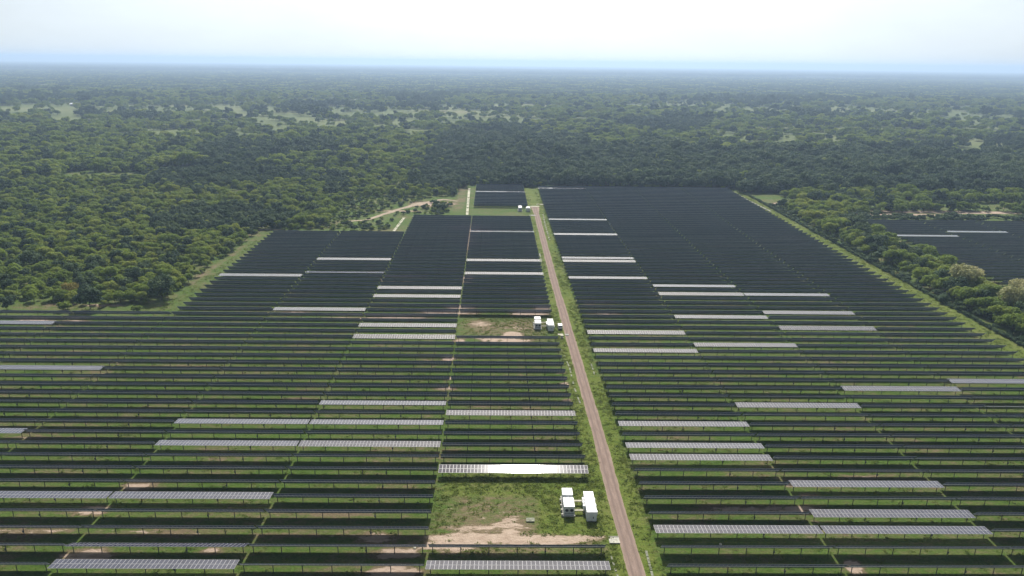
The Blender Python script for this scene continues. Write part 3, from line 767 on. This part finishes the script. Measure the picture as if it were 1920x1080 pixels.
def container(x, y, L, label, group):
    k = empty('container', (x, y, 0)); tag(k, label, 'container', group)
    mb = MB(); mb.box((0, L / 2, .15), (2.2, L - .4, .3)); mb.build('plinth', [M_conc], k)
    b = unit_box('body', k, (0, L / 2, .3), (2.44, L, 2.6))
    mb = MB()
    for xx in (-.58, .58):
        mb.box((xx, -.05, 1.55), (1.06, .05, 2.3))
        for q in (-.3, .3): mb.tube((xx + q, -.1, .5), (xx + q, -.1, 2.7), .025, .025, 6)
    dr = mb.build('door', [M_whitedirt], k)
    mb = MB(); mb.box((.42, -.10, 1.35), (.22, .05, .5)); mb.build('handle', [M_grill], dr)
    mb = MB()
    for i in range(3):
        mb.box((-1.5, L * (.45 + .16 * i), 1.7), (.5, 1.0, 1.2)); 
    mb.build('air_conditioner', [M_white], k)
    mb = MB()
    for i in range(3): mb.box((1.45, L * (.2 + .3 * i), 1.5), (.36, .8, 1.0))
    mb.build('vent_hood', [M_whitedirt], k)
    return k
station(17.1, 156.9, 9, ['white inverter cabinets with dark fan grilles on the nearest clearing, beside the long container'], 'inverter cabinet pairs')
container(22.55, 154.6, 9.0, 'longest white container with grey end doors, on the nearest clearing beside the road', 'white containers')
cable_bridge(19.75, 158.2, 2.9, 'white cable bridge in the nearest clearing, the front one of the two')
cable_bridge(19.65, 162.3, 2.9, 'white cable bridge in the nearest clearing, the rear one of the two')
station(15.0, 290.8, 9, ['white inverter cabinets on the middle clearing, left of the square container'], 'inverter cabinet pairs')
container(20.4, 288.3, 8.0, 'white container on the middle clearing between cabinets and parked van', 'white containers')
cable_bridge(17.8, 292.4, 2.5, 'white cable bridge in the middle clearing, front of the pair')
cable_bridge(17.8, 297.0, 2.5, 'white cable bridge in the middle clearing, rear of the pair')
station(12.4, 547.5, 9, ['small white inverter cabinets on the farthest grass strip near the road end'], 'inverter cabinet pairs')
container(18.6, 546.5, 6.0, 'farthest small white container beside the end of the dirt road', 'white containers')

# small concrete and service things
def slab(name, x, y, sx, sy, h, label, m=M_conc, rz=0, cat='slab', group=None):
    mb = MB(); mb.box((0, 0, h / 2), (sx, sy, h))
    mb.box((0, sy / 2 - .08, h + .07), (sx, .16, .14)); mb.box((0, -sy / 2 + .08, h + .07), (sx, .16, .14))
    o = mb.build(name, [m], None, (x, y, .0)); o.rotation_euler[2] = rz; tag(o, label, cat, group); return o
slab('culvert_slab', 27.2, 147.4, 2.5, 2.6, .14, 'pale concrete culvert slab at the roadside where the sandy track joins', cat='culvert')
slab('culvert_slab', 24.3, 284.6, 2.2, 1.7, .14, 'small pale culvert slab by the middle clearing, left of the two', cat='culvert', m=M_concw)
slab('culvert_slab', 27.0, 284.4, 1.6, 1.6, .14, 'small pale culvert slab touching the road by the middle clearing', cat='culvert')
slab('culvert_slab', 21.4, 532.5, 4.5, 3.0, .14, 'pale culvert slab beside the far road end, below the container', cat='culvert')
slab('culvert_slab', 24.6, 567.5, 7.5, 3.4, .14, 'long pale slab across the road head, left of the two', m=M_concw, cat='culvert', rz=.1)
slab('culvert_slab', 30.0, 576.5, 7.5, 3.0, .14, 'long pale slab beyond the road head, right of the two', m=M_concw, cat='culvert')
mb = MB(); mb.box((0, 0, .12), (1.9, 1.3, .24)); mb.box((0, 0, .27), (2.1, 1.5, .06)); mb.box((0, 0, .32), (.7, .7, .05))
o = mb.build('manhole_box', [M_oldconc], None, (7.2, 155.2, 0)); tag(o, 'grey cable pit box lying in the grass of the nearest clearing', 'cable pit')
mb = MB(); mb.box((0, 0, .6), (1.1, .8, 1.0)); mb.box((0, -.42, .62), (.9, .03, .8)); mb.box((0, 0, 1.14), (1.25, .95, .07)); mb.box((0, 0, .06), (1.3, 1.0, .12))
o = mb.build('service_cabinet', [M_concw], None, (24.6, 281.2, 0)); tag(o, 'small cream service cabinet on the verge just before the middle clearing', 'cabinet')
for x, y, lab in ((-20.5, 144.2, 'small white marker stone beside the front row gap left of the clearing'), (52.6, 146.0, 'white stone lying in the shadow, right of the road')):
    bm = bmesh.new(); bmesh.ops.create_icosphere(bm, subdivisions=2, radius=.35)
    for v in bm.verts: v.co *= random.uniform(.8, 1.15); v.co.z *= .6; v.co.z += .12
    me = bpy.data.meshes.new('stone'); bm.to_mesh(me); bm.free(); me.materials.append(M_concw)
    tag(mesh_obj('stone', me, None, (x, y, 0)), lab, 'stone')

# broken concrete drain edgings: runs of pale kerb slabs, each run one thing
def drain(pts, w, n, label, m=M_concw, gap=.25, seed=1, hgt=.22):
    r = random.Random(seed); mb = MB(); P = [Vector((*p, 0)) for p in pts]
    seg = []
    for a, b in zip(P[:-1], P[1:]):
        k = max(1, int(n * (b - a).length / sum((q - p).length for p, q in zip(P[:-1], P[1:]))))
        for i in range(k): seg.append((a.lerp(b, i / k), a.lerp(b, (i + 1 - gap * r.uniform(.3, 1.6)) / k)))
    for a, b in seg:
        d = b - a; c = (a + b) / 2
        Mx = Matrix.Translation((c.x, c.y, 0)) @ Matrix.Rotation(math.atan2(d.y, d.x) + r.uniform(-.02, .02), 4, 'Z')
        for s in (-1, 1): mb.box((0, s * w * .42, hgt / 2), (d.length, w * .16, hgt), M=Mx)
        mb.box((0, 0, .06), (d.length, w * .7, .08), M=Mx)
    o = mb.build('drain_channel', [m]); tag(o, label, 'drain', 'pale concrete drain channels'); return o
drain([(23.6, 268), (25.2, 250), (25.4, 232), (26.4, 218)], .5, 9, 'thin broken concrete drain in the grass left of the road, past the middle clearing', M_oldconc, .5, 2, .12)
drain([(33.8, 254), (33.9, 243)], .5, 3, 'short concrete drain piece in the verge right of the road', M_oldconc, .4, 3, .12)
drain([(34.2, 143.5), (34.0, 134)], .55, 4, 'concrete drain edge right of the road at the picture bottom', M_oldconc, .2, 4, .12)
drain([(25.6, 141.5), (26.3, 133)], .45, 4, 'concrete drain edge left of the road at the picture bottom', M_oldconc, .4, 5, .12)
drain([(29.5, 537), (29.2, 498), (29.6, 452)], .8, 16, 'pale drain running along the right side of the far road', M_oldconc, .35, 6, .15)
drain([(21.6, 420), (21.9, 398)], .8, 3, 'short pale drain piece left of the far road', M_oldconc, .35, 7, .15)
drain([(-27.3, 521), (-29.2, 575), (-31.8, 652)], 1.9, 22, 'bright cream drain channel beside the far left corner block', M_concw, .42, 8, .45)
drain([(-74.3, 472), (-73.2, 520)], 1.8, 11, 'bright cream drain channel beside the corner block near the sandy path', M_concw, .42, 9, .45)
drain([(205.4, 655), (207.2, 600), (209.4, 556)], 1.3, 24, 'pale drain channel down the far right edge of the field', M_conc, .2, 10, .3)

# parked van on the verge
def van(x, y, rz, label):
    t = empty('van', (x, y, 0), rz); tag(t, label, 'van')
    prof = [(-2.2, .45), (-2.2, 1.75), (-2.05, 1.95), (.9, 1.95), (1.55, 1.25), (2.2, 1.05), (2.25, .45)]
    mb = MB(); w = .88
    n = len(prof)
    for i in range(n):
        a_, b_ = prof[i], prof[(i + 1) % n]
        mb.quad([(w, a_[0], a_[1]), (w, b_[0], b_[1]), (-w, b_[0], b_[1]), (-w, a_[0], a_[1])])
    mb.quad([(w, p[0], p[1]) for p in prof][::-1]); mb.quad([(-w, p[0], p[1]) for p in prof])
    mb.build('body', [M_white], t)
    mb = MB(); mb.box((0, -2.21, 1.45), (1.5, .03, .5)); mb.build('rear_window', [M_grill], t)
    mb = MB(); mb.quad([(-.78, .98, 1.9), (.78, .98, 1.9), (.78, 1.53, 1.31), (-.78, 1.53, 1.31)]); o = mb.build('windscreen', [M_grill], t); o.location = (0, .02, .02)
    for sg in (-1, 1):
        mb = MB(); mb.box((sg * .89, -.5, 1.5), (.02, 2.6, .42)); mb.build('side_window', [M_grill], t)
        mb = MB(); mb.box((sg * .72, -2.215, .85), (.16, .03, .3)); mb.build('tail_light', [simple('tail_red', (.35, .02, .02), .3)], t)
        for yy in (-1.35, 1.35):
            mb = MB(); mb.tube((sg * .72, yy, .33), (sg * .9, yy, .33), .33, .33, 14); mb.build('wheel', [M_grill], t)
    mb = MB(); mb.box((0, -2.26, .5), (1.7, .12, .2)); mb.build('bumper', [M_cabinet], t)
van(24.6, 292.6, .02, 'small white van parked on the grass beside the road, right of the container')

# faraway sheds with bright roofs
SH = [(-400, 2030, 22), (-330, 1840, 20), (-18, 2270, 34), (28, 2290, 22), (72, 2310, 20), (152, 2330, 24), (505, 2420, 46), (585, 2440, 50), (690, 2450, 30), (770, 2470, 40),
      (-880, 1900, 28), (-1010, 1750, 16), (1250, 2600, 34), (1480, 2700, 30), (930, 2560, 36), (-640, 2120, 20)]
for i, (x, y, L) in enumerate(SH):
    t = empty('shed', (x, y, -drop(x, y)), random.uniform(-.2, .2))
    tag(t, 'tiny far shed with a bright roof among the trees near the horizon', 'shed', 'far sheds with bright roofs')
    mb = MB(); mb.box((0, 0, 2.5), (L, 11, 5)); mb.box((0, -5.55, 1.6), (3, .1, 3.2)); mb.build('wall', [M_conc], t)
    mb = MB()
    for s in (-1, 1): mb.quad([(-L / 2 - .6, s * 6.4, 4.8), (L / 2 + .6, s * 6.4, 4.8), (L / 2 + .6, 0, 7.2), (-L / 2 - .6, 0, 7.2)])
    mb.build('roof', [M_white], t)

# ------------------------------------------------------------------ the air
m = bpy.data.materials.new('haze_air'); m.use_nodes = True; nt = m.node_tree
for n_ in list(nt.nodes):
    if n_.type != 'OUTPUT_MATERIAL': nt.nodes.remove(n_)
pv = nt.nodes.new('ShaderNodeVolumePrincipled')
pv.inputs['Color'].default_value = (0.53, 0.72, 1.0, 1); pv.inputs['Density'].default_value = 0.000138; pv.inputs['Anisotropy'].default_value = 0.35
nt.links.new(pv.outputs[0], [n_ for n_ in nt.nodes if n_.type == 'OUTPUT_MATERIAL'][0].inputs['Volume'])
S = 46000; zb = -2 * S * S / (2 * 6.371e6) - 20
bm = bmesh.new(); bmesh.ops.create_cube(bm, size=1)
for v in bm.verts: v.co = Vector((v.co.x * 2 * S, v.co.y * 2 * S, (150.0 if v.co.z > 0 else zb)))
me = bpy.data.meshes.new('haze'); bm.to_mesh(me); bm.free(); me.materials.append(m)
tag(mesh_obj('haze', me), 'pale blue haze over the plain', 'haze', kind='stuff')

# ----------------------------------------------------------------- lighting
SUN_EL, SUN_AZ = R(47.0), R(2.4)        # azimuth clockwise from +Y
sd = Vector((math.sin(SUN_AZ) * math.cos(SUN_EL), math.cos(SUN_AZ) * math.cos(SUN_EL), math.sin(SUN_EL)))
sl = bpy.data.lights.new('Sun', 'SUN'); sl.energy = 5.0; sl.angle = R(0.5); sl.color = (1, .955, .88)
so = bpy.data.objects.new('Sun', sl); COL.objects.link(so); so.rotation_euler = (-sd).to_track_quat('-Z', 'Y').to_euler(); so.location = (0, 0, 500)
w = bpy.data.worlds.new('World'); scene.world = w; w.use_nodes = True; nt = w.node_tree
bg = nt.nodes['Background']; sky = nt.nodes.new('ShaderNodeTexSky'); sky.sky_type = 'NISHITA'; sky.sun_disc = False
sky.sun_elevation = SUN_EL; sky.sun_rotation = SUN_AZ; sky.altitude = 100; sky.air_density = 0.7; sky.dust_density = 1.2; sky.ozone_density = 1.0
# thin bright cloud veil: dense low over the horizon and on the sun's side, clear blue behind and overhead
tcw = N(nt, 'ShaderNodeTexCoord'); sp = N(nt, 'ShaderNodeSeparateXYZ'); nt.links.new(tcw.outputs['Generated'], sp.inputs[0])
lowf = ramp(nt, [(0.0, (.95, .95, .95)), (0.38, (.85, .85, .85)), (0.62, (.45, .45, .45)), (0.9, (.06, .06, .06))])
nt.links.new(sp.outputs[2], lowf.inputs[0])
dt = N(nt, 'ShaderNodeVectorMath', operation='DOT_PRODUCT'); nt.links.new(tcw.outputs['Generated'], dt.inputs[0]); dt.inputs[1].default_value = tuple(sd)
side = mth(nt, 'MULTIPLY_ADD', dt.outputs['Value'], 0.55, 0.45, clamp=True)
cn = noise(nt, 2.2, 5, 0.6, mapping(nt, tcw.outputs['Generated'], (1, 1, 3.5)))
cm = mth(nt, 'MULTIPLY_ADD', cn.outputs[0], 0.5, 0.72)
vf_ = mth(nt, 'MULTIPLY', mth(nt, 'MULTIPLY', lowf.outputs[0], side), cm, clamp=True)
veil = N(nt, 'ShaderNodeMix'); veil.data_type = 'RGBA'; nt.links.new(vf_, veil.inputs[0])
glow = mth(nt, 'MULTIPLY_ADD', mth(nt, 'POWER', mth(nt, 'MAXIMUM', dt.outputs['Value'], 0.0), 7.0), 3.2, 1.0)
gc = N(nt, 'ShaderNodeVectorMath', operation='SCALE'); gc.inputs[0].default_value = (17.2, 19.0, 20.2); nt.links.new(glow, gc.inputs['Scale'])
wm = N(nt, 'ShaderNodeVectorMath', operation='MULTIPLY_ADD'); wg = mth(nt, 'POWER', mth(nt, 'MAXIMUM', dt.outputs['Value'], 0.0), 12.0)
cbw = N(nt, 'ShaderNodeCombineXYZ'); [nt.links.new(wg, cbw.inputs[i_]) for i_ in range(3)]
nt.links.new(cbw.outputs[0], wm.inputs[0]); wm.inputs[1].default_value = (95, 66, 28); nt.links.new(gc.outputs[0], wm.inputs[2])
nt.links.new(wm.outputs[0], veil.inputs[7]); nt.links.new(mixc(nt, 1.0, sky.outputs[0], (0.5, 0.5, 0.52), 'MULTIPLY'), veil.inputs[6])
nt.links.new(veil.outputs[2], bg.inputs[0]); bg.inputs[1].default_value = 0.052
vs = scene.view_settings; vs.view_transform = 'Standard'; vs.look = 'None'; vs.gamma = 1.0; vs.exposure = 0.15; vs.use_curve_mapping = False
scene.cycles.max_bounces = 6; scene.cycles.volume_bounces = 0; scene.cycles.diffuse_bounces = 3
